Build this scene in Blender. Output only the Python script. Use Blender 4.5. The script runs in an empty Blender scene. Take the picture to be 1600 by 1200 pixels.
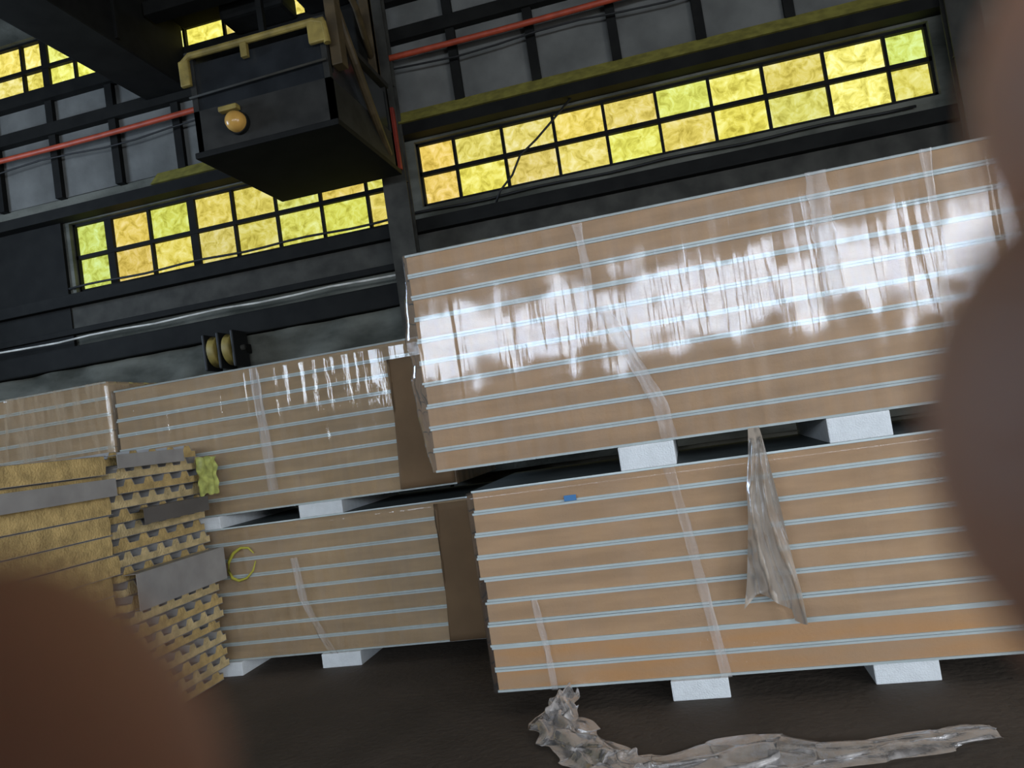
import bpy, bmesh, math, random
from mathutils import Vector, Matrix, noise
random.seed(7)
C = bpy.context.scene.collection
S = bpy.context.scene
R = math.radians

# ------------------------------------------------------------------ materials
def mat(name, col, rough=.6, metal=0., spec=.5, var=0., scale=8., stretch=(1, 1, 1), col2=None, bump=0., bscale=40.,
        bstretch=(1, 1, 1), detail=4.):
    m = bpy.data.materials.new(name); m.use_nodes = True
    nt = m.node_tree; b = nt.nodes['Principled BSDF']
    b.inputs['Base Color'].default_value = (*col, 1); b.inputs['Roughness'].default_value = rough
    b.inputs['Metallic'].default_value = metal; b.inputs['Specular IOR Level'].default_value = spec
    tc = nt.nodes.new('ShaderNodeTexCoord')
    if var or col2:
        mp = nt.nodes.new('ShaderNodeMapping'); mp.inputs['Scale'].default_value = stretch
        oi = nt.nodes.new('ShaderNodeObjectInfo')
        ad = nt.nodes.new('ShaderNodeVectorMath'); ad.operation = 'ADD'
        ml = nt.nodes.new('ShaderNodeMath'); ml.operation = 'MULTIPLY'; ml.inputs[1].default_value = 37.
        nt.links.new(oi.outputs['Random'], ml.inputs[0])
        nt.links.new(tc.outputs['Object'], mp.inputs[0]); nt.links.new(mp.outputs[0], ad.inputs[0]); nt.links.new(ml.outputs[0], ad.inputs[1])
        n = nt.nodes.new('ShaderNodeTexNoise'); n.inputs['Scale'].default_value = scale; n.inputs['Detail'].default_value = detail
        nt.links.new(ad.outputs[0], n.inputs['Vector'])
        r = nt.nodes.new('ShaderNodeValToRGB')
        c2 = col2 if col2 else tuple(min(1, c * (1 + var)) for c in col)
        c1 = col if col2 else tuple(c * (1 - var) for c in col)
        r.color_ramp.elements[0].color = (*c1, 1); r.color_ramp.elements[1].color = (*c2, 1)
        r.color_ramp.elements[0].position = .35; r.color_ramp.elements[1].position = .65
        nt.links.new(n.outputs['Fac'], r.inputs[0]); nt.links.new(r.outputs[0], b.inputs['Base Color'])
    if bump:
        mp2 = nt.nodes.new('ShaderNodeMapping'); mp2.inputs['Scale'].default_value = bstretch
        n2 = nt.nodes.new('ShaderNodeTexNoise'); n2.inputs['Scale'].default_value = bscale
        bp = nt.nodes.new('ShaderNodeBump'); bp.inputs['Strength'].default_value = bump; bp.inputs['Distance'].default_value = .02
        nt.links.new(tc.outputs['Object'], mp2.inputs[0]); nt.links.new(mp2.outputs[0], n2.inputs['Vector'])
        nt.links.new(n2.outputs['Fac'], bp.inputs['Height']); nt.links.new(bp.outputs[0], b.inputs['Normal'])
    return m

def film_mat(name, haze=.08, haze_col=(.8, .8, .8), rough=.12, gloss=.25, bump=.35, bstretch=(26, 5, 2.2), alpha_var=.0):
    """clear plastic film: mostly see-through, mirror-like where it catches light, a little milky"""
    m = bpy.data.materials.new(name); m.use_nodes = True
    nt = m.node_tree; nt.nodes.clear(); N = nt.nodes.new; L = nt.links.new
    out = N('ShaderNodeOutputMaterial'); tr = N('ShaderNodeBsdfTransparent'); gl = N('ShaderNodeBsdfGlossy'); df = N('ShaderNodeBsdfDiffuse')
    tr.inputs[0].default_value = (.97, .97, .97, 1)
    gl.inputs['Roughness'].default_value = rough; gl.inputs['Color'].default_value = (.95, .97, 1, 1); df.inputs[0].default_value = (*haze_col, 1)
    tc = N('ShaderNodeTexCoord'); mp = N('ShaderNodeMapping'); mp.inputs['Scale'].default_value = bstretch
    n = N('ShaderNodeTexNoise'); n.inputs['Scale'].default_value = 1.; n.inputs['Detail'].default_value = 3.; n.inputs['Roughness'].default_value = .6
    L(tc.outputs['Object'], mp.inputs[0]); L(mp.outputs[0], n.inputs['Vector'])
    bp = N('ShaderNodeBump'); bp.inputs['Strength'].default_value = bump; bp.inputs['Distance'].default_value = .012
    L(n.outputs['Fac'], bp.inputs['Height']); L(bp.outputs[0], gl.inputs['Normal'])
    n3 = N('ShaderNodeTexNoise'); n3.inputs['Scale'].default_value = 5.; n3.inputs['Detail'].default_value = 5.
    L(mp.outputs[0], n3.inputs['Vector']); n3.inputs['Scale'].default_value = .6
    r3 = N('ShaderNodeMapRange'); r3.inputs[1].default_value = .4; r3.inputs[2].default_value = .7
    r3.inputs[3].default_value = haze * .5; r3.inputs[4].default_value = haze * 1.7
    L(n3.outputs['Fac'], r3.inputs[0])
    m1 = N('ShaderNodeMixShader'); L(r3.outputs[0], m1.inputs[0]); L(tr.outputs[0], m1.inputs[1]); L(df.outputs[0], m1.inputs[2])
    fr = N('ShaderNodeFresnel'); fr.inputs[0].default_value = 1.5
    ad = N('ShaderNodeMath'); ad.operation = 'MULTIPLY'; L(fr.outputs[0], ad.inputs[0]); ad.inputs[1].default_value = gloss / .04
    cl = N('ShaderNodeMath'); cl.operation = 'MINIMUM'; L(ad.outputs[0], cl.inputs[0]); cl.inputs[1].default_value = .6
    m2 = N('ShaderNodeMixShader'); L(cl.outputs[0], m2.inputs[0]); L(m1.outputs[0], m2.inputs[1]); L(gl.outputs[0], m2.inputs[2])
    L(m2.outputs[0], out.inputs[0])
    return m

def glow_mat(name, c1, c2, c3, strength, scale=3., stretch=(1, 1, 1), attr=True):
    """window glass with daylight coming through its dusty panes"""
    m = bpy.data.materials.new(name); m.use_nodes = True
    nt = m.node_tree; nt.nodes.clear(); N = nt.nodes.new; L = nt.links.new
    out = N('ShaderNodeOutputMaterial'); e = N('ShaderNodeEmission'); e.inputs[1].default_value = strength
    tc = N('ShaderNodeTexCoord'); mp = N('ShaderNodeMapping'); mp.inputs['Scale'].default_value = stretch
    n = N('ShaderNodeTexNoise'); n.inputs['Scale'].default_value = scale; n.inputs['Detail'].default_value = 6.; n.inputs['Distortion'].default_value = .8
    n.inputs['Roughness'].default_value = .65
    L(tc.outputs['Object'], mp.inputs[0]); L(mp.outputs[0], n.inputs['Vector'])
    r = N('ShaderNodeValToRGB'); cr = r.color_ramp
    cr.elements[0].position = .33; cr.elements[0].color = (*c1, 1); cr.elements[1].position = .72; cr.elements[1].color = (*c3, 1)
    k = cr.elements.new(.5); k.color = (*c2, 1)
    L(n.outputs['Fac'], r.inputs[0])
    if attr:
        a = N('ShaderNodeVertexColor'); a.layer_name = 'pane'
        mx = N('ShaderNodeMix'); mx.data_type = 'RGBA'; mx.blend_type = 'MULTIPLY'; mx.inputs[0].default_value = 1.
        L(r.outputs[0], mx.inputs[6]); L(a.outputs[0], mx.inputs[7]); L(mx.outputs[2], e.inputs[0])
    else:
        L(r.outputs[0], e.inputs[0])
    L(e.outputs[0], out.inputs[0])
    return m

M = {}
M['foam'] = mat('kraft_faced_foam', (.52, .325, .175), .75, var=.10, scale=2.2, stretch=(1, 1, 6), bump=.15, bscale=60)
M['foam_orange'] = mat('orange_foam', (.60, .32, .13), .75, col2=(.53, .33, .18), scale=1.6, stretch=(1, 1, 7), bump=.15, bscale=60)
M['foam_dull'] = mat('dull_foam', (.47, .32, .175), .75, var=.12, scale=2.0, stretch=(1, 1, 6), bump=.15, bscale=60)
M['skin'] = mat('pale_coated_steel', (.60, .69, .69), .35, .0, var=.06, scale=3)
M['skin_shade'] = mat('shade_darkened_steel', (.10, .12, .12), .6, var=.1, scale=3)  # flat steel faces darkened to paint the shade in the stack gaps
M['white_block'] = mat('white_polystyrene', (.80, .84, .86), .8, var=.04, scale=20, bump=.3, bscale=120)
M['film'] = film_mat('stretch_film_glossy', .065, (.80, .76, .72), .09, .05, .08)
M['film2'] = film_mat('stretch_film_soft', .07, (.78, .70, .60), .08, .05, .22, (22, 5, 4))
M['film_hazy'] = film_mat('hazy_stretch_film', .32, (.66, .52, .36), .12, .04, .2, (22, 5, 4))
M['film3'] = film_mat('stretch_film_thin', .035, (.75, .72, .70), .14, .018, .25, (14, 4, 2))
M['band'] = film_mat('white_plastic_band', .22, (.86, .82, .8), .25, .02, .2)
M['film_scrap'] = film_mat('crumpled_film', .55, (.50, .46, .43), .25, .03, .3, (30, 30, 30))
M['film_hang'] = film_mat('thick_hanging_film', .95, (.42, .35, .28), .3, .02, .4, (30, 10, 12))
M['shade_brown'] = mat('shade_darkened_card', (.20, .125, .065), .85, var=.1, scale=3)  # brown darkened to carry shade on the middle stacks
M['pur'] = mat('yellow_foam', (.52, .37, .15), .9, var=.22, scale=14, bump=.5, bscale=70)
M['pur2'] = mat('pale_yellow_foam', (.58, .45, .23), .9, var=.22, scale=14, bump=.5, bscale=70)
M['sheet'] = mat('grey_sheet_metal', (.34, .33, .32), .45, .25, var=.12, scale=5)
M['sheet_dark'] = mat('dark_sheet_metal', (.12, .11, .10), .5, .2, var=.12, scale=5)
M['floor'] = mat('stained_concrete_floor', (.060, .045, .032), .75, col2=(.092, .070, .052), scale=1.6, bump=.35, bscale=25)
M['wall'] = mat('dirty_plaster_wall', (.045, .047, .036), .9, col2=(.14, .14, .115), scale=1.3, stretch=(1, 1, 2.5), bump=.6, bscale=12)
M['wall_dark'] = mat('sooty_wall', (.03, .03, .03), .9, var=.3, scale=2, bump=.4, bscale=12)
M['infill'] = mat('grey_wall_infill_slab', (.13, .13, .12), .85, var=.25, scale=1.8, bump=.3, bscale=14)
M['steel'] = mat('dark_painted_steel', (.008, .008, .007), .75, spec=.2, var=.3, scale=4)
M['steel_grey'] = mat('dusty_grey_steel', (.045, .043, .036), .75, spec=.25, var=.3, scale=4)
M['ledge'] = mat('yellow_green_ledge', (.26, .23, .045), .7, var=.25, scale=9)
M['yellow'] = mat('worn_yellow_paint', (.26, .19, .045), .6, var=.3, scale=7)
M['ochre'] = mat('ochre_paint', (.07, .047, .02), .6, var=.3, scale=5)
M['red'] = mat('dull_red_paint', (.26, .03, .016), .6, var=.2, scale=5)
M['pipe_red'] = mat('red_pipe_paint', (.40, .06, .025), .5, var=.2, scale=5)
M['pale_pipe'] = mat('pale_conduit', (.60, .58, .52), .5, var=.3, scale=4)
M['cab'] = mat('dark_cab_steel', (.026, .025, .022), .7, spec=.2, var=.25, scale=5)
M['cab_glass'] = mat('dusty_dark_glass', (.02, .022, .024), .2, var=.2, scale=4)
M['lamp_amber'] = mat('amber_lamp_lens', (.62, .34, .08), .25, var=.1, scale=6)
M['phone'] = mat('black_phone_case', (.02, .02, .022), .4)
M['black'] = mat('black_rubber', (.008, .008, .008), .6)
M['skin_hand'] = mat('human_skin', (.55, .27, .16), .5, var=.12, scale=60, bump=.15, bscale=900)
M['skin_hand'].node_tree.nodes['Principled BSDF'].inputs['Subsurface Weight'].default_value = .15
M['skin_hand'].node_tree.nodes['Principled BSDF'].inputs['Subsurface Radius'].default_value = (.004, .0015, .001)
M['nail'] = mat('finger_nail', (.5, .3, .24), .3)
M['green_tape'] = mat('green_yellow_film', (.42, .45, .12), .5, var=.3, scale=20)
M['spray'] = mat('yellow_marker_paint', (.50, .46, .06), .6)
M['blue'] = mat('blue_sticker', (.05, .20, .45), .5)
M['yglass'] = glow_mat('yellow_lit_glass', (.46, .40, .06), (.80, .74, .17), (1., 1., .50), 1.0, 7., (1, 1, 1))
M['dayglass'] = glow_mat('daylit_glass', (.55, .68, .95), (.8, .9, 1.0), (1, 1, 1), 15., .35, (1, 1, 1), False)

# ------------------------------------------------------------------ mesh helpers
def bm_box(bm, x0, x1, y0, y1, z0, z1, bev=0.):
    r = bmesh.ops.create_cube(bm, size=1.)
    vs = r['verts']
    for v in vs:
        v.co = Vector((x0 + (v.co.x + .5) * (x1 - x0), y0 + (v.co.y + .5) * (y1 - y0), z0 + (v.co.z + .5) * (z1 - z0)))
    if bev:
        es = list({e for v in vs for e in v.link_edges})
        bmesh.ops.bevel(bm, geom=es, offset=bev, segments=2, affect='EDGES', profile=.6)

def bm_tube(bm, pts, rad, seg=10):
    pts = [Vector(p) for p in pts]; rings = []
    for i, p in enumerate(pts):
        d = (pts[min(i + 1, len(pts) - 1)] - pts[max(i - 1, 0)]).normalized()
        a = d.cross(Vector((0, 0, 1)))
        if a.length < .1: a = d.cross(Vector((1, 0, 0)))
        a.normalize(); b = d.cross(a)
        rr = rad[i] if isinstance(rad, (list, tuple)) else rad
        rings.append([bm.verts.new(p + a * math.cos(t) * rr + b * math.sin(t) * rr) for t in [2 * math.pi * k / seg for k in range(seg)]])
    for A, B in zip(rings, rings[1:]):
        for k in range(seg):
            bm.faces.new((A[k], A[(k + 1) % seg], B[(k + 1) % seg], B[k]))
    bm.faces.new(rings[0][::-1]); bm.faces.new(rings[-1])

def bm_prism_x(bm, prof, x0, x1):
    """extrude a closed Y-Z outline along X"""
    a = [bm.verts.new((x0, y, z)) for y, z in prof]; b = [bm.verts.new((x1, y, z)) for y, z in prof]
    n = len(prof)
    for i in range(n): bm.faces.new((a[i], a[(i + 1) % n], b[(i + 1) % n], b[i]))
    bm.faces.new(a[::-1]); bm.faces.new(b)

def bm_sheet(bm, fn, nu, nv):
    g = [[bm.verts.new(fn(i / nu, j / nv)) for j in range(nv + 1)] for i in range(nu + 1)]
    for i in range(nu):
        for j in range(nv): bm.faces.new((g[i][j], g[i + 1][j], g[i + 1][j + 1], g[i][j + 1]))

def obj(name, bm, m, parent=None, smooth=False, loc=None):
    bmesh.ops.recalc_face_normals(bm, faces=bm.faces)
    me = bpy.data.meshes.new(name); bm.to_mesh(me); bm.free()
    me.materials.append(M[m] if isinstance(m, str) else m)
    if smooth:
        for p in me.polygons: p.use_smooth = True
    o = bpy.data.objects.new(name, me); C.objects.link(o)
    if parent: o.parent = parent
    if loc: o.location = loc
    return o

def box(name, m, x0, x1, y0, y1, z0, z1, bev=0., parent=None, smooth=False):
    bm = bmesh.new(); bm_box(bm, x0, x1, y0, y1, z0, z1, bev)
    return obj(name, bm, m, parent, smooth)

def tag(o, label, cat, group=None, kind=None):
    o['label'] = label; o['category'] = cat
    if group: o['group'] = group
    if kind: o['kind'] = kind
    return o

def struct(o, label=None):
    o['kind'] = 'structure'
    if label: o['label'] = label
    return o

def empty(name, loc=(0, 0, 0), rz=0.):
    o = bpy.data.objects.new(name, None); C.objects.link(o); o.location = loc; o.rotation_euler.z = rz; o.empty_display_size = .1
    return o

def dup(root, loc, rz=0.):
    r = root.copy(); C.objects.link(r); r.location = loc; r.rotation_euler.z = rz
    for ch in list(root.children):
        c = ch.copy(); C.objects.link(c); c.parent = r
        for g in ch.children:
            d = g.copy(); C.objects.link(d); d.parent = c
    return r

# ------------------------------------------------------------------ room shell
WY = 9.0                    # inner face of the far wall
XL, XR, YB, ZC = -11., 8., -8., 10.
struct(box('floor', 'floor', XL, XR, YB, WY, -.2, 0), 'dark brown stained concrete floor')
struct(box('ceiling', 'wall_dark', XL, XR, YB, WY + .4, ZC, ZC + .2), 'dark roof high above')
struct(box('wall_left', 'wall', XL - .2, XL, YB, WY, 0, ZC))

def wall_with_holes(name, m, axis, p0, p1, a0, a1, z0, z1, holes, label=None):
    """a wall slab cut into boxes around rectangular openings; axis 'x': runs along X"""
    xs = sorted({a0, a1, *[h[0] for h in holes], *[h[1] for h in holes]})
    zs = sorted({z0, z1, *[h[2] for h in holes], *[h[3] for h in holes]})
    bm = bmesh.new()
    for x, X in zip(xs, xs[1:]):
        run = None
        for z, Z in zip(zs, zs[1:]):
            cx, cz = (x + X) / 2, (z + Z) / 2
            hole = any(h[0] < cx < h[1] and h[2] < cz < h[3] for h in holes)
            if not hole: run = [run[0], Z] if run else [z, Z]
            if (hole or Z == z1) and run:
                if axis == 'x': bm_box(bm, x, X, p0, p1, *run)
                else: bm_box(bm, p0, p1, x, X, *run)
                run = None
    return struct(obj(name, bm, m), label)

W1 = (-7.83, -3.09, 4.20, 5.17); W2 = (-2.74, 3.18, 4.34, 5.16); W3 = (-10.6, -2.4, 7.08, 7.92)
wall_with_holes('wall_back', 'wall', 'x', WY, WY + .35, XL, XR, 0, ZC, [W1, W2, W3], 'grimy grey-green factory wall')
GL = [(-7.2, -2.2, 2.75, 4.15), (-1.6, 2.0, 2.75, 4.15), (2.5, 7.2, 2.75, 4.5)]
wall_with_holes('wall_front', 'wall', 'x', YB - .3, YB, XL, XR, 0, ZC, GL)
wall_with_holes('wall_right', 'wall', 'y', XR, XR + .3, YB, WY, 0, ZC, [(-5.5, -.5, 0, 4.6)])  # unseen opening added for the light from the right

def window(name, rect, mull, bar, glass_mat, tints, thick=None, label=None, ymid=WY + .13, slit=None):
    x0, x1, z0, z1 = rect
    root = struct(empty(name, ((x0 + x1) / 2, ymid, z0)), label); ox, oy, oz = root.location
    bm = bmesh.new(); col = bm.loops.layers.color.new('pane')
    xs = [x0] + list(mull) + [x1]
    k = 0
    for i, (a, b) in enumerate(zip(xs, xs[1:])):
        for (c, d) in ((z0, bar), (bar, z1)):
            nf = len(bm.faces)
            vs = [bm.verts.new((p - ox, .01 * math.sin(k * 5.), q - oz)) for p, q in ((a, c), (b, c), (b, d), (a, d))]
            f = bm.faces.new(vs); t = tints[k % len(tints)]; k += 1
            for l in f.loops: l[col] = (*t, 1)
    obj('window_pane', bm, glass_mat, root)
    bm = bmesh.new(); w = .05
    bm_box(bm, x0 - ox, x1 - ox, -.06, .04, 0, w); bm_box(bm, x0 - ox, x1 - ox, -.06, .04, z1 - oz - w * .6, z1 - oz)
    bm_box(bm, x0 - ox, x0 - ox + w * .6, -.06, .04, 0, z1 - oz); bm_box(bm, x1 - ox - w * .6, x1 - ox, -.06, .04, 0, z1 - oz)
    bm_box(bm, x0 - ox, x1 - ox, -.06, .03, bar - oz - .026, bar - oz + .026)
    for i, x in enumerate(mull):
        t = .055 if thick and i in thick else .018
        bm_box(bm, x - ox - t, x - ox + t, -.05, .03, 0, z1 - oz)
    obj('window_frame', bm, 'steel', root)
    return root

def yt():
    r = random.random()
    if r < .2: return (1.0, .95, .92)
    if r < .4: return (.955, 1.0, .93)
    return (1.0, .98, .9)
ty = [tuple(c * random.uniform(.93, 1.03) for c in yt()) for _ in range(40)]
t1 = list(ty[:16]); t1[0] = t1[1] = (.9, 1., .95)
t2 = list(ty[16:36]); t2[0] = (1.1, .90, .9); t2[1] = (1.1, .90, .85); t2[17] = (1.9, 1.9, 2.4); t2[16] = (1.5, 1.35, 1.2)
# colours above 1 are not stored by byte colours, so the brightest panes get a clearer glass
for i in (16, 17): t2[i] = (1, 1, 1)
for i in list(range(0, 16)) + [18, 19]: t2[i] = tuple(min(1, c) * .95 for c in t2[i])
t1 = [tuple(min(1, c) * .90 for c in t) for t in t1]
M['yglass'].node_tree.nodes['Emission'].inputs[1].default_value = 1.12
window('window_1', W1, [-7.28, -6.64, -5.98, -5.37, -4.75, -4.12, -3.48], 4.70, 'yglass', t1, (0, 2), 'long strip window of yellow glass left of the column')
window('window_2', W2, [-2.26, -1.64, -1.0, -.39, .23, .84, 1.44, 2.10, 2.74], 4.77, 'yglass', t2, (), 'long strip window of yellow glass right of the column')
window('window_3', W3, [-10.1, -9.55, -8.95, -8.36, -7.98, -7.5, -6.95, -6.35, -5.75, -5.15, -4.55, -3.95, -3.35, -2.8], 7.50, 'yglass', ty, (4,),
       'high row of yellow glass near the roof')
for i, g in enumerate(GL):
    n = 6; window('window_%d' % (4 + i), g, [g[0] + (g[1] - g[0]) * k / n for k in range(1, n)], (g[2] + g[3]) / 2, 'dayglass', ty, (), None, YB - .13)

# grid of grey infill slabs framed by dark steel, between the two window rows
def bands():
    bm = bmesh.new()
    xs = [-10.74 + .965 * k for k in range(19)]
    for x in xs: bm_box(bm, x - .055, x + .055, WY - .10, WY, 5.52, 7.0)
    bm_box(bm, XL, XR, WY - .14, WY, 6.41, 6.57); bm_box(bm, XL, XR, WY - .16, WY, 6.90, 7.07)
    struct(obj('trim_1', bm, 'steel'), 'dark steel grid framing the grey wall slabs')
    bm = bmesh.new()
    for x in xs:
        for z0, z1 in ((5.53, 6.41), (6.57, 6.90)):
            d = random.uniform(.015, .04)
            bm_box(bm, x + .055, x + .91, WY - d, WY, z0, z1)
    struct(obj('trim_2', bm, 'infill'), 'grey infill slabs between the window rows')
bands()
struct(box('trim_3', 'steel', XL, 3.6, WY - .22, WY, 5.19, 5.33), 'black lintel above the strip windows')
bm = bmesh.new(); bm_prism_x(bm, [(WY - .26, 5.33), (WY, 5.33), (WY, 5.53), (WY - .08, 5.53)], -6.3, 3.45)
struct(obj('trim_4', bm, 'ledge'), 'sloping yellow-green ledge over the strip windows')
bm = bmesh.new(); bm_box(bm, XL, 3.6, WY - .16, WY, 4.00, 4.16, .01); bm_box(bm, XL, 3.6, WY - .10, WY, 3.62, 3.70, .01)
struct(obj('trim_5', bm, 'steel'), 'dark ledges under the strip windows')
bm = bmesh.new(); bm_box(bm, XL, 3.6, WY - .03, WY, 3.70, 4.0)
struct(obj('trim_6', bm, 'steel_grey'), 'dusty grey band under the strip windows')
bm = bmesh.new(); bm_box(bm, XL, 3.6, WY - .2, WY, 3.16, 3.44, .02)
struct(obj('trim_7', bm, 'steel'), 'black girder along the wall')
struct(box('trim_9', 'steel', XL, -7.92, WY - .05, WY, 3.44, 5.19), 'black panel on the wall left of the yellow windows')  # thin black panel over the wall beside the left window
# rough patches of render below
bm = bmesh.new()
bm_sheet(bm, lambda u, v: (XL + 15.2 * u, WY - .01 - .10 * noise.noise((u * 30, v * 6, 0)) - .10, 1.0 + 2.15 * v), 120, 22)
struct(obj('trim_8', bm, 'wall', smooth=True), 'uneven grey-green render on the lower wall')

# columns of the wall
def column(x0, x1, red, label):
    r = empty('steel_column', ((x0 + x1) / 2, WY - .26, 0)); w = (x1 - x0) / 2
    bm = bmesh.new()
    bm_box(bm, -w, w, -.10, -.08, 0, 7.0); bm_box(bm, -w, w, .03, .05, 0, 7.0); bm_box(bm, -.012, .012, -.08, .03, 0, 7.0)
    for z in (1., 2.2, 3.4, 4.6, 5.8): bm_box(bm, -w * .9, w * .9, -.08, .03, z, z + .015)
    obj('column_shaft', bm, 'steel_grey', r)
    if red:
        box('red_bracket', 'red', -w - .02, w * .9, -.16, -.10, 4.72, 5.48, .01, r)
    tag(r, label, 'column', None)
column(-3.09, -2.79, True, 'dark steel column with a dull red bracket between the yellow windows')
column(3.24, 3.56, False, 'dark steel column at the right end of the yellow window')

bm = bmesh.new(); bm_tube(bm, [(x, WY - .24 + .0 * x, 6.16 + .012 * math.sin(x * 1.1)) for x in [XL + .02 + i * .5 for i in range(37)] if x < 7.9], .036, 12)
tag(obj('red_pipe', bm, 'pipe_red', smooth=True), 'long red pipe running along the wall above the windows', 'pipe')
bm = bmesh.new(); bm_tube(bm, [(XL + .02 + i * .5, WY - .20, 6.02 + .03 * math.sin(i * 1.3)) for i in range(37)], .012, 8)
tag(obj('dark_cable', bm, 'black', smooth=True), 'thin dark cable running just under the red pipe', 'cable')
bm = bmesh.new(); bm_tube(bm, [(XL + .02 + i * .5, WY - .26, 3.52 + .012 * math.sin(i * 1.9)) for i in range(29)], .014, 10)
tag(obj('pale_conduit', bm, 'pale_pipe', smooth=True), 'thin pale conduit along the wall under the left windows', 'pipe')
bm = bmesh.new(); bm_tube(bm, [(-7.9 + i * .3, WY - .05, 4.262 + .012 * math.sin(i * 1.2)) for i in range(37)], .016, 8)
tag(obj('sill_cable', bm, 'black', smooth=True), 'black cable running along the sills of the yellow windows', 'cable')
bm = bmesh.new(); bm_tube(bm, [(-.72, WY - .12, 5.20), (-.98, WY - .13, 4.98), (-1.2, WY - .14, 4.80), (-1.42, WY - .13, 4.66), (-1.55, WY - .12, 4.45), (-1.72, WY - .12, 4.30), (-1.8, WY - .1, 4.17)], .014, 8)
tag(obj('hanging_cable', bm, 'black', smooth=True), 'black cable slanting across the right yellow window', 'cable')

# yellow and black sheave block on the wall
r = tag(empty('pulley_block', (-5.43, WY - .32, 2.98)), 'round yellow and black pulley block on the wall above the left stack', 'pulley')
def disc(bm, cx, r0, t, seg=28, grooves=True):
    prof = [(0, -t), (r0 * .9, -t), (r0, -t * .8), (r0 * .86, 0), (r0, t * .8), (r0 * .9, t), (0, t)]
    rings = []
    for (q, x) in prof:
        rings.append([bm.verts.new((cx + x, q * math.cos(a), q * math.sin(a))) for a in [2 * math.pi * k / seg for k in range(seg)]] if q else [bm.verts.new((cx + x, 0, 0))])
    for A, B in zip(rings, rings[1:]):
        for k in range(seg):
            if len(A) == 1: bm.faces.new((A[0], B[k], B[(k + 1) % seg]))
            elif len(B) == 1: bm.faces.new((A[k], A[(k + 1) % seg], B[0]))
            else: bm.faces.new((A[k], A[(k + 1) % seg], B[(k + 1) % seg], B[k]))
for cx in (-.15, .06):
    bm = bmesh.new(); disc(bm, cx, .20, .055); obj('sheave', bm, 'yellow', r, True)
for cx in (-.245, -.045, .155):
    bm = bmesh.new(); bm_box(bm, cx - .02, cx + .02, -.17, .17, -.24, .22, .02); obj('side_plate', bm, 'black', r)
bm = bmesh.new(); bm_tube(bm, [(-.30, 0, 0), (.22, 0, 0)], .035, 14); obj('axle', bm, 'steel_grey', r, True)
box('wall_bracket', 'steel', -.27, .18, .10, .30, -.06, .06, .01, r)

# ------------------------------------------------------------------ overhead crane
g = tag(empty('bridge_girder', (-5.58, 0, 6.5)), 'dark overhead crane girder crossing above towards the far wall', 'girder')
box('girder_box', 'steel', -.70, -.04, -4., 8.84, 0, 1.25, .02, g)
for i in range(12): box('stiffener_rib', 'steel', -.04, 0., -3.5 + i, -3.45 + i, .05, 1.2, 0, g)
box('end_truck', 'steel', 0., 3.3, 8.50, 8.84, .79, 1.9, .02, g)
box('drive_motor', 'steel', .76, 1.62, 8.42, 8.84, .50, .79, .05, g)
box('drive_motor', 'steel', 1.78, 2.35, 8.42, 8.84, .50, .79, .05, g)

cab = tag(empty('crane_cab', (-3.5, 6.7, 4.62)), 'dark crane operator cab with a yellow top rail and amber lamp', 'crane cab')
x0, x1, y1 = -.74, .74, 1.62
bm = bmesh.new()
bm_box(bm, x0, x1, 0, .04, 0, .42); bm_box(bm, x0, x1, y1 - .04, y1, 0, .98)
bm_box(bm, x0, x0 + .04, .04, y1 - .04, 0, .42); bm_box(bm, x1 - .04, x1, .04, y1 - .04, 0, .42)
for (x, y) in ((x0, 0), (x1 - .06, 0), (x0, y1 - .06), (x1 - .06, y1 - .06)): bm_box(bm, x, x + .06, y, y + .06, 0, .98)
bm_box(bm, x0 - .02, x1 + .02, -.02, y1, .96, 1.02)
obj('cab_body', bm, 'cab', cab)
box('cab_floor', 'steel', x0 - .03, x1 + .03, -.03, y1 + .03, -.06, 0, .01, cab)
bm = bmesh.new(); bm_box(bm, x0 + .06, x1 - .06, .015, .025, .42, .9)
obj('front_window', bm, 'cab_glass', cab)
box('side_window', 'cab_glass', x1 - .025, x1 - .015, .06, y1 - .06, .42, .9, 0, cab)
box('side_window', 'cab_glass', x0 + .015, x0 + .025, .06, y1 - .06, .42, .9, 0, cab)
bm = bmesh.new()
bm_tube(bm, [(x0 - .03, -.05, .68), (x0 - .03, -.05, .90), (x0 + .06, -.05, .96), (x1 - .08, -.05, .96), (x1 + .02, -.05, .92), (x1 + .04, -.05, .72)], .034, 10)
bm_box(bm, x0 - .06, x0 + .05, -.08, -.03, .66, .92, .015); bm_box(bm, x1 - .14, x1 + .04, -.08, -.03, .74, .97, .015)
bm_box(bm, x0 + .62, x0 + .69, -.07, -.02, .80, .96, .005)
obj('yellow_rail', bm, 'yellow', cab, False)
bm = bmesh.new(); bm_tube(bm, [(x0, -.04, .55), (x1, -.04, .58)], .012, 8); obj('lower_rail', bm, 'steel_grey', cab, True)
# amber lamp with its hood
bm = bmesh.new()
rs = [0.0, .05, .085, .1, .1]; ys = [-.17, -.16, -.13, -.09, -.04]
ring = []
for q, yy in zip(rs, ys):
    ring.append([bm.verts.new((-.26 + q * math.cos(a), yy, .19 + q * math.sin(a))) for a in [2 * math.pi * k / 24 for k in range(24)]] if q else [bm.verts.new((-.26, yy, .19))])
for A, B in zip(ring, ring[1:]):
    for k in range(24):
        bm.faces.new((A[0], B[k], B[(k + 1) % 24]) if len(A) == 1 else (A[k], A[(k + 1) % 24], B[(k + 1) % 24], B[k]))
lp = obj('lamp', bm, 'lamp_amber', cab, True)
bm = bmesh.new(); bm_tube(bm, [(-.26, -.05, .19), (-.26, 0, .19)], .112, 24); obj('lamp_housing', bm, 'steel', lp)
bm = bmesh.new(); bm_box(bm, -.42, -.22, -.10, -.02, .31, .36, .01); obj('lamp_hood', bm, 'yellow', cab)
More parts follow.
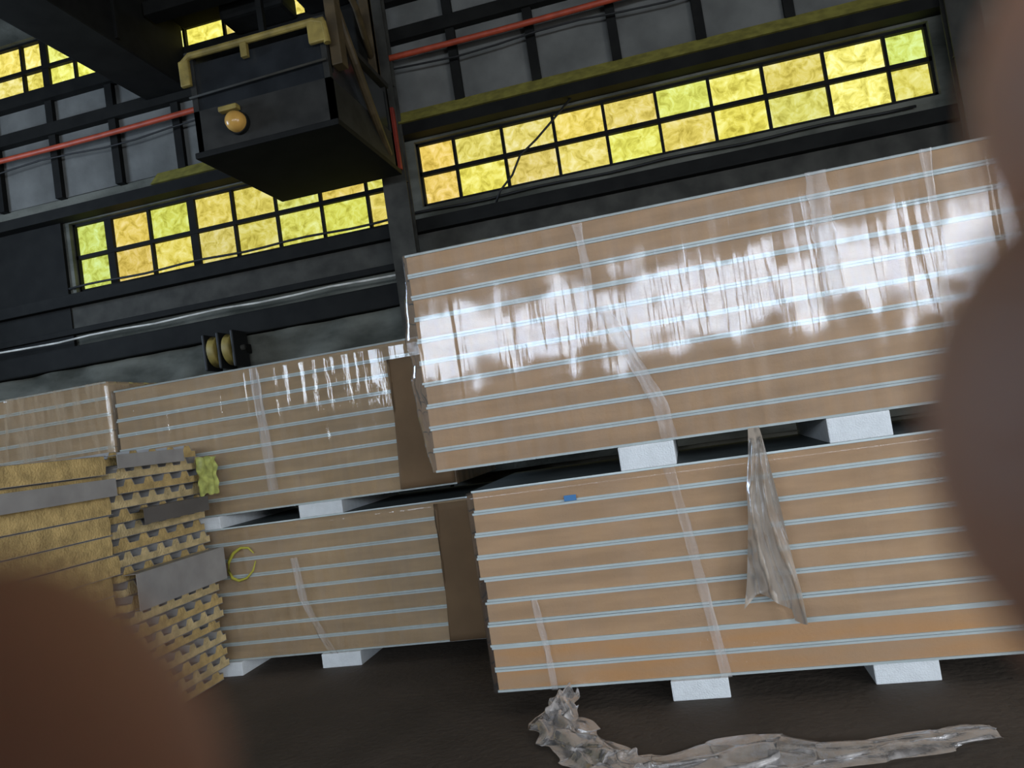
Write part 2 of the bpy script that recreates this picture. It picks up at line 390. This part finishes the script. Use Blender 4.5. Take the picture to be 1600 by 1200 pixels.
# ochre hanger posts and ladder hoop on the right of the cab
bm = bmesh.new()
bm_box(bm, x1 + .01, x1 + .12, .05, .2, .55, 2.6, .01); bm_box(bm, x1 - .14, x1 - .03, y1 - .16, y1 - .04, 1.02, 2.6, .01)
bm_tube(bm, [(x1 + .08, .14, 1.2), (x1 + .08, .5, .75), (x1 + .05, .9, .40), (x1 - .02, y1 - .2, .12)], .045, 10)
bm_tube(bm, [(x1 + .08, .14, 1.8), (x1 + .06, .8, 1.5), (x1 - .08, y1 - .15, 1.3)], .035, 10)
obj('hanger_post', bm, 'ochre', cab)
bm = bmesh.new()
for (x, y) in ((x0 + .05, y1 - .1), (x1 - .1, y1 - .1)): bm_box(bm, x, x + .07, y - .035, y + .035, 1.02, 2.55)
bm_box(bm, -2.075, x1 + .14, y1 - .3, y1 - .08, 2.45, 2.62)
obj('hanger_beam', bm, 'steel', cab)
box('roof_gear', 'steel', x0 + .15, x1 - .1, 1.15, y1 - .2, 1.02, 1.75, .02, cab)

# ------------------------------------------------------------------ insulated panels
def panel_proto(L, foam, D=1.13, T=.1195):
    """wall panel lying flat: foam core between two lipped steel skins; origin at its left front bottom"""
    r = empty('insulated_panel')
    bm = bmesh.new(); bm_box(bm, .004, L - .004, .010, D - .010, .0015, T - .0015)
    obj('foam_core', bm, foam, r)
    for s in (0, 1):
        bm = bmesh.new()
        z0 = .0006 if s == 0 else T - .0022
        bm_box(bm, 0, L, .001, D - .001, z0, z0 + .0016)
        for q in bm.faces: q.material_index = 1
        za, zb = (.0006, .0125) if s == 0 else (T - .0125, T - .0006)
        bm_box(bm, 0, L, 0, .0022, za, zb); bm_box(bm, 0, L, D - .0022, D, za, zb)
        # little hem returning to the foam
        zh = zb - .0015 if s == 0 else za
        bm_box(bm, 0, L, .0022, .0105, zh, zh + .0015)
        obj('steel_skin', bm, 'skin', r).data.materials.append(M['skin_shade'])
    return r

ORD = ['topmost', 'second', 'third', 'fourth', 'fifth', 'sixth', 'seventh', 'eighth', 'ninth', 'tenth', 'eleventh']
def stack(x0, y0, z0, L, n, T, where, group, foams, jit=.006, shifts=None):
    protos = {}
    for i in range(n):                       # i = 0 is the lowest
        f = foams(i); k = n - 1 - i
        loc = (x0 + (shifts[i] if shifts else random.uniform(-jit, jit)), y0 + random.uniform(0, .006), z0 + i * T)
        if f not in protos: protos[f] = p = panel_proto(L, f, T=T - .0005); p.location = loc
        else: p = dup(protos[f], loc)
        pos = 'topmost' if k == 0 else ('lowest' if i == 0 else ORD[k] + ' from the top')
        tag(p, 'insulated panel with %s edge, %s of the %s' % ({'foam': 'tan', 'foam_orange': 'orange', 'foam_dull': 'brownish'}[f], pos, where), 'insulated panel', group)

YR = 4.037
stack(-1.205, YR, .10, 3.35, 9, .1205, 'lower right stack', 'panels in the lower right stack',
      lambda i: 'foam_orange' if i in (0, 1) else 'foam', shifts=[.0, .0, -.005, -.0, .012, -.012, -.006, 0.0, .012])
stack(-1.375, YR - .005, 1.3085, 3.5, 10, .1218, 'upper right stack', 'panels in the upper right stack', lambda i: 'foam')
YL = 5.10
stack(-4.22, YL, .10, 2.68, 8, .1215, 'lower middle stack', 'panels in the lower middle stack', lambda i: 'foam_dull')
stack(-4.22, YL, 1.165, 2.62, 9, .1175, 'upper middle stack', 'panels in the upper middle stack', lambda i: 'foam_dull')
stack(-7.0, YL - .02, .10, 2.70, 8, .1215, 'lower far left stack', 'panels in the lower far left stack', lambda i: 'foam_dull')
stack(-7.0, YL - .02, 1.165, 2.74, 9, .1265, 'upper far left stack', 'panels in the upper far left stack', lambda i: 'foam_dull')

# white blocks
def block(x0, x1, y0, y1, z0, z1, label, group):
    bm = bmesh.new(); bm_box(bm, 0, x1 - x0, 0, y1 - y0, 0, z1 - z0, .006)
    tag(obj('foam_block', bm, 'white_block', loc=(x0, y0, z0)), label, 'foam block', group)
gf, gm = 'white blocks on the floor', 'white blocks between the stacks'
block(-.290, -.003, YR - .02, YR + 1.1, 0, .0998, 'white foam block on the floor under the right stack, nearer its left end', gf)
block(.684, .98, YR + .015, YR + 1.1, 0, .0998, 'white foam block on the floor under the right stack, nearer the right edge', gf)
block(1.66, 1.95, YR + .02, YR + 1.1, 0, .0998, 'white foam block on the floor at the far right end of the right stack', gf)
zt, zu = .10 + 9 * .1205, 1.3085
block(-.372, -.085, YR - .01, YR + 1.1, zt, zu - .0005, 'white foam block between the two right stacks, left of the hanging film', gm)
block(.659, .952, YR - .005, YR + 1.1, zt, zu - .0005, 'white foam block between the two right stacks, right of the hanging film', gm)
block(1.66, 1.95, YR + .01, YR + 1.1, zt, zu - .0005, 'white foam block between the two right stacks at their far right end', gm)
zt2 = .10 + 8 * .1215
block(-2.77, -2.47, YL - .02, YL + 1.1, 0, .0998, 'white foam block on the floor under the middle stack', gf)
block(-3.66, -3.40, YL - .03, YL + 1.1, 0, .0998, 'white foam block on the floor beside the yellow pile', gf)
block(-2.80, -2.46, YL - .01, YL + 1.1, zt2, 1.1645, 'white foam block between the two middle stacks', gm)
block(-3.72, -3.43, YL - .03, YL + 1.1, zt2, 1.1645, 'white foam block between the middle stacks beside the yellow pile', gm)
for x in (-6.6, -5.0):
    block(x, x + .29, YL, YL + 1.1, 0, .0998, 'white foam block on the floor under the far left stack, %s' % ('left end' if x < -6 else 'right end'), gf)
    block(x, x + .29, YL, YL + 1.1, zt2, 1.1645, 'white foam block between the far left stacks, %s' % ('left end' if x < -6 else 'right end'), gm)

# ------------------------------------------------------------------ stretch film around the stacks
def wrap(x0, x1, y0, y1, z0, z1, m, label, seed, amp=.006, bulge=.0, pleat=24., res=.02):
    """one open sleeve: left end, front, right end and turned over the top edge; wrinkled in real folds"""
    P = [(x0, y1), (x0, y0), (x1, y0), (x1, y1)]
    segs = [(Vector(a), Vector(b)) for a, b in zip(P, P[1:])]
    bm = bmesh.new(); H = z1 - z0
    pts = []
    for si, (a, b) in enumerate(segs):
        n = max(2, int((b - a).length / res)); nrm = Vector(((b - a).y, -(b - a).x)).normalized()
        for i in range(n + (1 if si == 2 else 0)):
            pts.append((a + (b - a) * i / n, nrm, si))
    nv = int(H / .035); rows = []
    for j in range(nv + 3):
        row = []
        for (p, nrm, si) in pts:
            v = min(j, nv) / nv; z = z0 + H * v
            s = p.x * 1.0 + p.y * 1.0
            d = amp * (1.1 * noise.noise((s * pleat, z * 1.1 + seed, seed)) + .5 * noise.noise((s * 9, z * 2.6, seed + 9)) + .25 * noise.noise((s * 5, z * 8, seed + 4)) + .6) + .004
            d = max(.003, d)
            if si == 0: d += bulge * math.sin(math.pi * min(1, v * 1.1)) * (.6 + .5 * noise.noise((z * 6, s * 3, seed)))
            q = p + nrm * d
            if j > nv:   # fold inwards over the top
                k = j - nv; c = Vector(((x0 + x1) / 2, (y0 + y1) / 2))
                q = q + (c - q).normalized() * .05 * k; z = z0 + H + .004 + .002 * k
            row.append(bm.verts.new((q.x, q.y, z)))
        rows.append(row)
    for A, B in zip(rows, rows[1:]):
        for k in range(len(A) - 1): bm.faces.new((A[k], A[k + 1], B[k + 1], B[k]))
    return tag(obj('stretch_film', bm, m, smooth=True), label, 'plastic film', 'stretch film around the stacks')

f1 = wrap(-1.385, 2.14, YR - .012, YR + 1.14, 1.312, 2.524, 'film', 'shiny clear film with bright glare wrapped around the upper right stack', 1., .006, .09)
f2 = wrap(-1.222, 2.17, YR - .006, YR + 1.14, .104, 1.172, 'film3', 'thin clear film wrapped around the lower right stack', 2., .002)
f3 = wrap(-4.23, -1.585, YL - .008, YL + 1.14, 1.170, 2.218, 'film2', 'wrinkled clear film wrapped around the upper middle stack', 3., .006)
f4 = wrap(-4.23, -1.525, YL - .008, YL + 1.14, .104, 1.060, 'film2', 'wrinkled clear film wrapped around the lower middle stack', 4., .005)
f5 = wrap(-7.02, -4.245, YL - .030, YL + 1.12, 1.170, 2.30, 'film_hazy', 'clear film wrapped around the upper far left stack', 5., .006)
f6 = wrap(-7.02, -4.285, YL - .030, YL + 1.12, .104, 1.060, 'film2', 'clear film wrapped around the lower far left stack', 6., .005)
# blue sticker under the film of the lower right stack
bm = bmesh.new(); bm_box(bm, -.69, -.625, YR - .0145, YR - .0125, 1.068, 1.098, .0005); obj('blue_sticker', bm, 'blue', f2)
# yellow sprayed ring on the lower middle stack
bm = bmesh.new()
bm_tube(bm, [(-3.30 + .115 * math.cos(a), YL - .024 - .001 * math.sin(3 * a), .80 + .115 * math.sin(a) + .03 * math.cos(a)) for a in [R(20 + 33 * k) for k in range(11)]], [.004, .008, .010, .012, .012, .010, .012, .010, .008, .007, .004], 8)
obj('yellow_spray_mark', bm, 'spray', f4, True)

# brown sheets standing in for shade on the right ends of the middle stacks
def shade_sheet(x0, x1, z0, z1, y, label):
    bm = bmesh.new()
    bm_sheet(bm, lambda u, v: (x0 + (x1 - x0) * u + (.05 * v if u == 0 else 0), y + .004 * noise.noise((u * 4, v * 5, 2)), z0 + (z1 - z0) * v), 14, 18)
    bm2 = obj('brown_shade_sheet', bm, 'shade_brown', smooth=True)
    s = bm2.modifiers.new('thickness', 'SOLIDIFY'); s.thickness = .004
    tag(bm2, label, 'cardboard sheet', 'brown shade sheets on the middle stack')
shade_sheet(-1.80, -1.53, .11, 1.05, YL - .024, 'brown cardboard sheet darkened for shade on the right end of the lower middle stack')
shade_sheet(-2.00, -1.60, 1.18, 2.09, YL - .024, 'brown sheet standing in for shade on the right end of the upper middle stack')

# white plastic bands around the right stacks
def band(pts, w, label, y, grp='white plastic bands'):
    bm = bmesh.new(); V = [Vector(p) for p in pts]; n = 24
    def fn(u, v):
        t = v * (len(V) - 1); i = min(int(t), len(V) - 2); p = V[i].lerp(V[i + 1], t - i)
        ww = w * (1 + .35 * noise.noise((v * 9, w * 50, 1)))
        return (p.x + (u - .5) * ww, y - .004 * abs(math.sin(u * 9 + v * 5)) - .003 * noise.noise((u * 3, v * 8, 0)), p.y)
    bm_sheet(bm, fn, 8, n)
    return tag(obj('plastic_band', bm, 'band', smooth=True), label, 'plastic band', grp)
band([(-.13, 1.18), (-.085, .85), (-.05, .5), (-.008, .105)], .055, 'white plastic band running down the lower right stack beside the hanging film', YR - .026)
band([(-.40, 2.50), (-.385, 2.25), (-.40, 2.05)], .05, 'short dark-edged plastic band at the top of the upper right stack', YR - .034)
band([(-.34, 2.05), (-.22, 1.75), (-.12, 1.5), (-.10, 1.32)], .07, 'wide white plastic band slanting down the middle of the upper right stack', YR - .036)
band([(1.30, 2.52), (1.29, 2.1), (1.27, 1.7), (1.25, 1.32)], .05, 'white plastic band at the right end of the upper right stack', YR - .034)
band([(.80, 2.52), (.79, 2.2), (.80, 1.9)], .10, 'faint milky band near the top right of the upper right stack', YR - .034)
band([(-.93, .58), (-.90, .35), (-.885, .105)], .035, 'short thin plastic band near the left end of the lower right stack', YR - .026)
band([(-2.88, .80), (-2.84, .5), (-2.72, .2), (-2.66, .1)], .06, 'plastic band slanting down the lower middle stack', YL - .032)
band([(-3.0, 2.20), (-2.98, 1.8), (-2.96, 1.3)], .07, 'faint plastic band on the upper middle stack', YL - .034)

# film tail hanging out between the right stacks
bm = bmesh.new()
def tail(u, v):
    zc = 1.315 - v * .865
    l = (.285, .262, .245, .235, .235, .19, .125)[min(6, int(v * 6.0))]; l2 = (.262, .245, .235, .235, .19, .125, .125)[min(6, int(v * 6.0))]
    r_ = (.335, .335, .352, .362, .375, .385, .40)[min(6, int(v * 6.0))]; r2 = (.335, .352, .362, .375, .385, .40, .40)[min(6, int(v * 6.0))]
    t = v * 6 - int(v * 6) if v < 1 else 0
    a = l + (l2 - l) * t; b = r_ + (r2 - r_) * t
    a = .285 - .045 * min(1, v * 3) - .115 * v ** 2.0; b = .34 + .065 * v
    y = YR - .075 - .07 * math.sin(math.pi * min(1, v * 1.05)) * .5 + (.016 + .018 * v) * math.sin(u * 13 + 3 * math.sin(v * 4)) + .02 * noise.noise((u * 6, v * 7, 3))
    if v < .08: y = YR - .030 - (v / .08) * .045
    if v > .93: zc += .05 * math.sin(u * 5.) * (v - .93) / .07 - .05 * (u > .82) * (v - .93) / .07
    return (a + (b - a) * u, y, zc)
bm_sheet(bm, tail, 40, 50)
tag(obj('film_tail', bm, 'film_hang', smooth=True), 'crumpled greyish film tail hanging down from between the right stacks', 'plastic film')

# crumpled film on the floor
def ribbon(name, path, label, seed, h=.05, n=160, m=18, mat_='film_scrap', fold=3.2):
    bm = bmesh.new(); P = [(Vector((a, b, c)), w) for a, b, c, w in path]
    def fn(u, v):
        t = u * (len(P) - 1); i = min(int(t), len(P) - 2); f = t - i; f = f * f * (3 - 2 * f)
        p = P[i][0].lerp(P[i + 1][0], f); w = P[i][1] * (1 - f) + P[i + 1][1] * f
        d = (P[i + 1][0] - P[i][0]); d.z = 0; d.normalize(); s = Vector((-d.y, d.x, 0))
        q = (v - .5)
        env = max(.15, math.sin(math.pi * v))
        bx = noise.noise((u * 14, v * fold, seed)); by = noise.noise((u * 8 + 5, v * fold * 1.4, seed + 3)); bz = noise.noise((u * 7, v * fold * 2.6, seed + 7))
        r = p + s * (q * w + .18 * w * by) + Vector((.03 * bx, .02 * by, 0))
        r.z = max(.003, .006 + p.z + h * env * (.55 + .7 * bz + .3 * abs(noise.noise((u * 18, v * 13, seed)))))
        return r
    bm_sheet(bm, fn, n, m)
    return tag(obj(name, bm, mat_, smooth=True), label, 'plastic film', 'crumpled film on the floor')
ribbon('film_scrap', [(-.80, 4.0, .06, .10), (-.84, 3.90, .05, .16), (-.86, 3.78, .01, .24), (-.78, 3.62, 0, .26), (-.66, 3.45, 0, .26), (-.52, 3.32, 0, .26), (-.40, 3.2, 0, .28)],
       'crumpled ball of clear film on the floor at the corner of the lower right stack', 1., .085, 140, 30)
ribbon('film_scrap', [(-.62, 3.22, 0, .30), (-.35, 3.26, 0, .30), (-.10, 3.31, 0, .36), (.13, 3.37, 0, .38), (.30, 3.31, 0, .24), (.52, 3.34, 0, .20), (.78, 3.40, 0, .19), (.99, 3.43, 0, .10)],
       'long twisted strip of clear film lying across the floor in front', 5., .045, 200, 18)

# ------------------------------------------------------------------ pile of yellow foam roof panels on the left
def roof_panel(L, D, T, foam, ribs=5):
    r = empty('roof_panel'); e = .004
    top = [(0, T * .55)]
    p = D / ribs
    for k in range(ribs):
        b = k * p
        top += [(b + p * .22, T * .55), (b + p * .34, T), (b + p * .66, T), (b + p * .78, T * .55)]
    top += [(D, T * .55)]
    prof = [(0, .004), (D, .004)] + [(y, z - .003) for y, z in reversed(top)]
    bm = bmesh.new(); bm_prism_x(bm, prof, -L, 0); obj('foam_core', bm, foam, r)
    bm = bmesh.new(); up = [(y, z) for y, z in top]; dn = [(y, z - .0022) for y, z in reversed(top)]
    bm_prism_x(bm, up + dn, -L, .004); obj('steel_skin', bm, 'sheet', r)
    bm = bmesh.new(); bm_box(bm, -L, .004, 0, D, .0005, .0035); obj('steel_skin', bm, 'sheet', r)
    return r
protos = [roof_panel(1.6, .92, .088, 'pur', 5), roof_panel(1.6, .92, .088, 'pur2', 6)]
N1, T1 = 19, .0895
for i in range(N1):
    loc = (-3.47 + random.uniform(-.05, .03) - .004 * i * 0, 4.09 + random.uniform(-.03, .025), .012 + i * T1)
    p = protos[i] if i < 2 else dup(protos[i % 2], loc)
    p.location = loc
    k = N1 - 1 - i
    names = ORD + ['twelfth', 'thirteenth', 'fourteenth', 'fifteenth', 'sixteenth', 'seventeenth', 'eighteenth']
    pos = 'topmost' if k == 0 else ('lowest' if i == 0 else names[k] + ' from the top')
    tag(p, 'roof panel with yellow foam end, %s of the ribbed pile' % pos, 'roof panel', 'ribbed yellow foam panels in the left pile')

def slab(L, D, T, foam):
    r = empty('foam_slab')
    bm = bmesh.new(); bm_prism_x(bm, [(0.01, .003), (D - .01, .003), (D, T * .5), (D - .01, T - .003), (.01, T - .003), (0, T * .5)], -L, 0); obj('foam_core', bm, foam, r)
    for z in (.0005, T - .0035):
        bm = bmesh.new(); bm_box(bm, -L, .006, 0, D, z, z + .003); obj('steel_skin', bm, 'sheet', r)
    return r
sp = [slab(1.6, 1.0, .118, 'pur'), slab(1.6, 1.0, .118, 'pur')]
N2, T2 = 14, .1205
for i in range(N2):
    loc = (-3.46 + random.uniform(-.05, .03), 3.03 + random.uniform(-.03, .03), .005 + i * T2)
    p = sp[i] if i < 2 else dup(sp[i % 2], loc)
    p.location = loc
    k = N2 - 1 - i
    pos = 'topmost' if k == 0 else ('lowest' if i == 0 else names[k] + ' from the top')
    tag(p, 'flat panel with thick yellow foam end, %s of the near pile' % pos, 'foam panel', 'flat yellow foam panels in the near left pile')
# grey sheets sticking out of the pile
def flash(y0, y1, z0, z1, x, label, m='sheet', tilt=0.):
    r = empty('metal_flashing', (x, (y0 + y1) / 2, z0)); r.rotation_euler = (tilt, 0, 0)
    h = z1 - z0; w = (y1 - y0) / 2
    bm = bmesh.new(); bm_box(bm, -.003, .003, -w, w, 0, h); bm_box(bm, -.09, -.003, -w, w, h - .003, h); bm_box(bm, -.04, -.003, -w, w, 0, .003)
    o = obj('metal_flashing', bm, m); o.location = r.location; o.rotation_euler = r.rotation_euler
    bpy.data.objects.remove(r)
    tag(o, label, 'metal sheet', 'metal flashings on the yellow pile')
flash(4.03, 4.66, 1.60, 1.685, -3.365, 'pale grey metal strip near the top of the ribbed yellow pile')
flash(4.20, 4.86, 1.235, 1.335, -3.36, 'dark grey metal strip halfway up the ribbed yellow pile', 'sheet_dark')
flash(4.06, 4.96, .73, .955, -3.355, 'large grey metal sheet covering the middle of the ribbed yellow pile')
flash(2.90, 4.02, 1.44, 1.545, -3.385, 'long pale grey metal strip across the flat foam panels')
bm = bmesh.new()
bm_sheet(bm, lambda u, v: (-3.375 + .03 * noise.noise((u * 5, v * 5, 1)) + .02 * u, 4.80 + .2 * u, 1.34 + .27 * v + .02 * noise.noise((u * 4, v * 3, 4))), 14, 14)
tag(obj('green_film_scrap', bm, 'green_tape', smooth=True), 'green-yellow scrap of film hanging on the corner of the yellow pile', 'plastic film')

# ------------------------------------------------------------------ camera
yaw, pitch, roll = R(-12.271), R(3.109), R(-8.545)
f = Vector((math.sin(yaw) * math.cos(pitch), math.cos(yaw) * math.cos(pitch), math.sin(pitch)))
rt = Vector((math.cos(yaw), -math.sin(yaw), 0)); up = rt.cross(f)
X = math.cos(roll) * rt + math.sin(roll) * up; U = math.cos(roll) * up - math.sin(roll) * rt
cd = bpy.data.cameras.new('camera'); cam = bpy.data.objects.new('camera', cd); C.objects.link(cam)
CM = Matrix((X, U, -f)).transposed().to_4x4(); CM.translation = Vector((0, 0, 1.5))
cam.matrix_world = CM
cd.sensor_width = 36; cd.lens = 1202 * 36 / 1600.; cd.clip_start = .003; cd.clip_end = 100
cd.dof.use_dof = True; cd.dof.focus_distance = 4.6; cd.dof.aperture_fstop = 12.3
S.camera = cam

# ------------------------------------------------------------------ the photographer's hands, gripping round the lens
def hand(name, chains, label):
    """chains: list of (list of (x, y, depth in mm), list of radii in mm), all starting from the wrist (shared)"""
    verts, edges, rad = [], [], []
    def add(p, r_):
        w = CM @ Vector((p[0] / 1000., p[1] / 1000., -p[2] / 1000.))
        verts.append(w); rad.append(r_ / 1000.); return len(verts) - 1
    arm, armr, wrist, wr, fingers = chains
    wi = add(wrist, wr); prev = wi
    for p, r_ in zip(arm, armr):
        k = add(p, r_); edges.append((prev, k)); prev = k
    for pts, rr in fingers:
        prev = wi
        for p, r_ in zip(pts, rr):
            k = add(p, r_); edges.append((prev, k)); prev = k
    me = bpy.data.meshes.new(name); me.from_pydata([Vector(v) * 100. for v in verts], edges, []); me.update()
    o = bpy.data.objects.new(name, me); C.objects.link(o)
    sk = o.modifiers.new('skin', 'SKIN'); sk.use_smooth_shade = True; sk.branch_smoothing = .6
    for i, sv in enumerate(me.skin_vertices[0].data): sv.radius = (rad[i] * 100., rad[i] * 100.); sv.use_root = (i == 0)
    sb = o.modifiers.new('sub', 'SUBSURF'); sb.levels = 2; sb.render_levels = 2
    dg = bpy.context.evaluated_depsgraph_get(); dg.update()
    nm = bpy.data.meshes.new_from_object(o.evaluated_get(dg)); nm.transform(Matrix.Scale(.01, 4))
    bpy.data.objects.remove(o)
    nm.materials.clear(); nm.materials.append(M['skin_hand'])
    for p in nm.polygons: p.use_smooth = True
    h = bpy.data.objects.new(name, nm); C.objects.link(h)
    return tag(h, label, 'hand')

def bez(a, b, c, ts): return [tuple(a[i] * (1 - t) ** 2 + 2 * b[i] * t * (1 - t) + c[i] * t * t for i in range(3)) for t in ts]
TS = [0, .3, .55, .8, .92, 1]
def fing(meta, mcp, ctrl, tip, r): # metacarpal point, knuckle, bend, tip
    return ([meta] + bez(mcp, ctrl, tip, TS), [r * 1.6, r * 1.5, r * 1.32, r * 1.27, r * 1.22, r * 1.15, r * .95])
right = [[(175, -75, -40), (225, -120, -70)], [27, 33], (132, -32, -14), 24,
         [fing((100, -14, -12), (74, 12, -6), (64, 14, 36), (18.9, 11.5, 27), 8.6),
          fing((100, -24, -14), (74, -8, -7), (62, -2, 36), (16.9, -1.2, 24.5), 10.6),
          fing((100, -34, -16), (74, -28, -8), (62, -20, 36), (22.6, -18.5, 27), 8.6),
          fing((102, -44, -18), (78, -46, -10), (66, -40, 26), (38, -40, 22), 7.2),
          ([(112, -22, -30), (85, -10, -38), (60, -2, -32), (44, 2, -24), (36, 4, -20)], [14, 12, 10.5, 9.5, 7])]]
hand('human_hand', right, "blurred fingertips of a person's hand reaching in from the right edge")
left = [[(-205, -175, -40), (-250, -235, -70)], [27, 33], (-162, -130, -16), 24,
        [fing((-120, -88, 2), (-88, -62, 14), (-54, -44, 30), (-11.2, -8.6, 22.5), 8.2),
         fing((-122, -98, 0), (-94, -78, 12), (-62, -66, 30), (-26, -38, 22), 8.6),
         fing((-124, -108, -4), (-100, -94, 8), (-72, -86, 26), (-40, -60, 18), 8.2),
         fing((-128, -118, -8), (-108, -110, 0), (-86, -104, 16), (-62, -82, 10), 7.),
         ([(-150, -100, -22), (-128, -76, -32), (-104, -56, -30), (-88, -44, -24), (-80, -38, -21)], [14, 12, 10.5, 9.5, 7])]]
hand('human_hand', left, "blurred fingertip of a person's hand covering the bottom left corner")

# the phone the photograph is taken with, its lens at the camera
ph = empty('smartphone'); ph.matrix_world = CM
tag(ph, 'black smartphone held in both hands, its back towards the stacks', 'phone')
bm = bmesh.new(); bm_box(bm, -.097, .050, -.050, .022, .0032, .0108, .0022); obj('phone_body', bm, 'phone', ph, True)
bm = bmesh.new(); bm_box(bm, -.094, .047, -.047, .019, .0108, .0111); obj('phone_screen', bm, 'cab_glass', ph)
bm = bmesh.new(); bm_tube(bm, [(0, 0, .0018), (0, 0, .0032)], .005, 24); obj('phone_lens', bm, 'cab_glass', ph)

# ------------------------------------------------------------------ light
def area(name, loc, rot, sx, sy, e, col):
    l = bpy.data.lights.new(name, 'AREA'); l.shape = 'RECTANGLE'; l.size = sx; l.size_y = sy; l.energy = e; l.color = col
    o = bpy.data.objects.new(name, l); C.objects.link(o); o.location = loc; o.rotation_euler = rot; return o
# added cool fill at the closed left wall, out of frame
area('left_cool_fill', (XL + .1, 4.5, 5.), (0, R(-100), 0), 3., 3., 480, (.62, .78, 1.))
# added area light in a made-up opening, shading the stacks from the right
area('right_fill', (XR + .1, -3., 2.3), (0, R(90), 0), 4.5, 4.9, 550, (.95, .97, 1.))
w = bpy.data.worlds.new('world'); S.world = w; w.use_nodes = True
w.node_tree.nodes['Background'].inputs[0].default_value = (.6, .75, 1, 1); w.node_tree.nodes['Background'].inputs[1].default_value = .6
S.view_settings.view_transform = 'Standard'; S.view_settings.look = 'None'; S.view_settings.gamma = 1; S.view_settings.use_curve_mapping = False
S.view_settings.exposure = .12
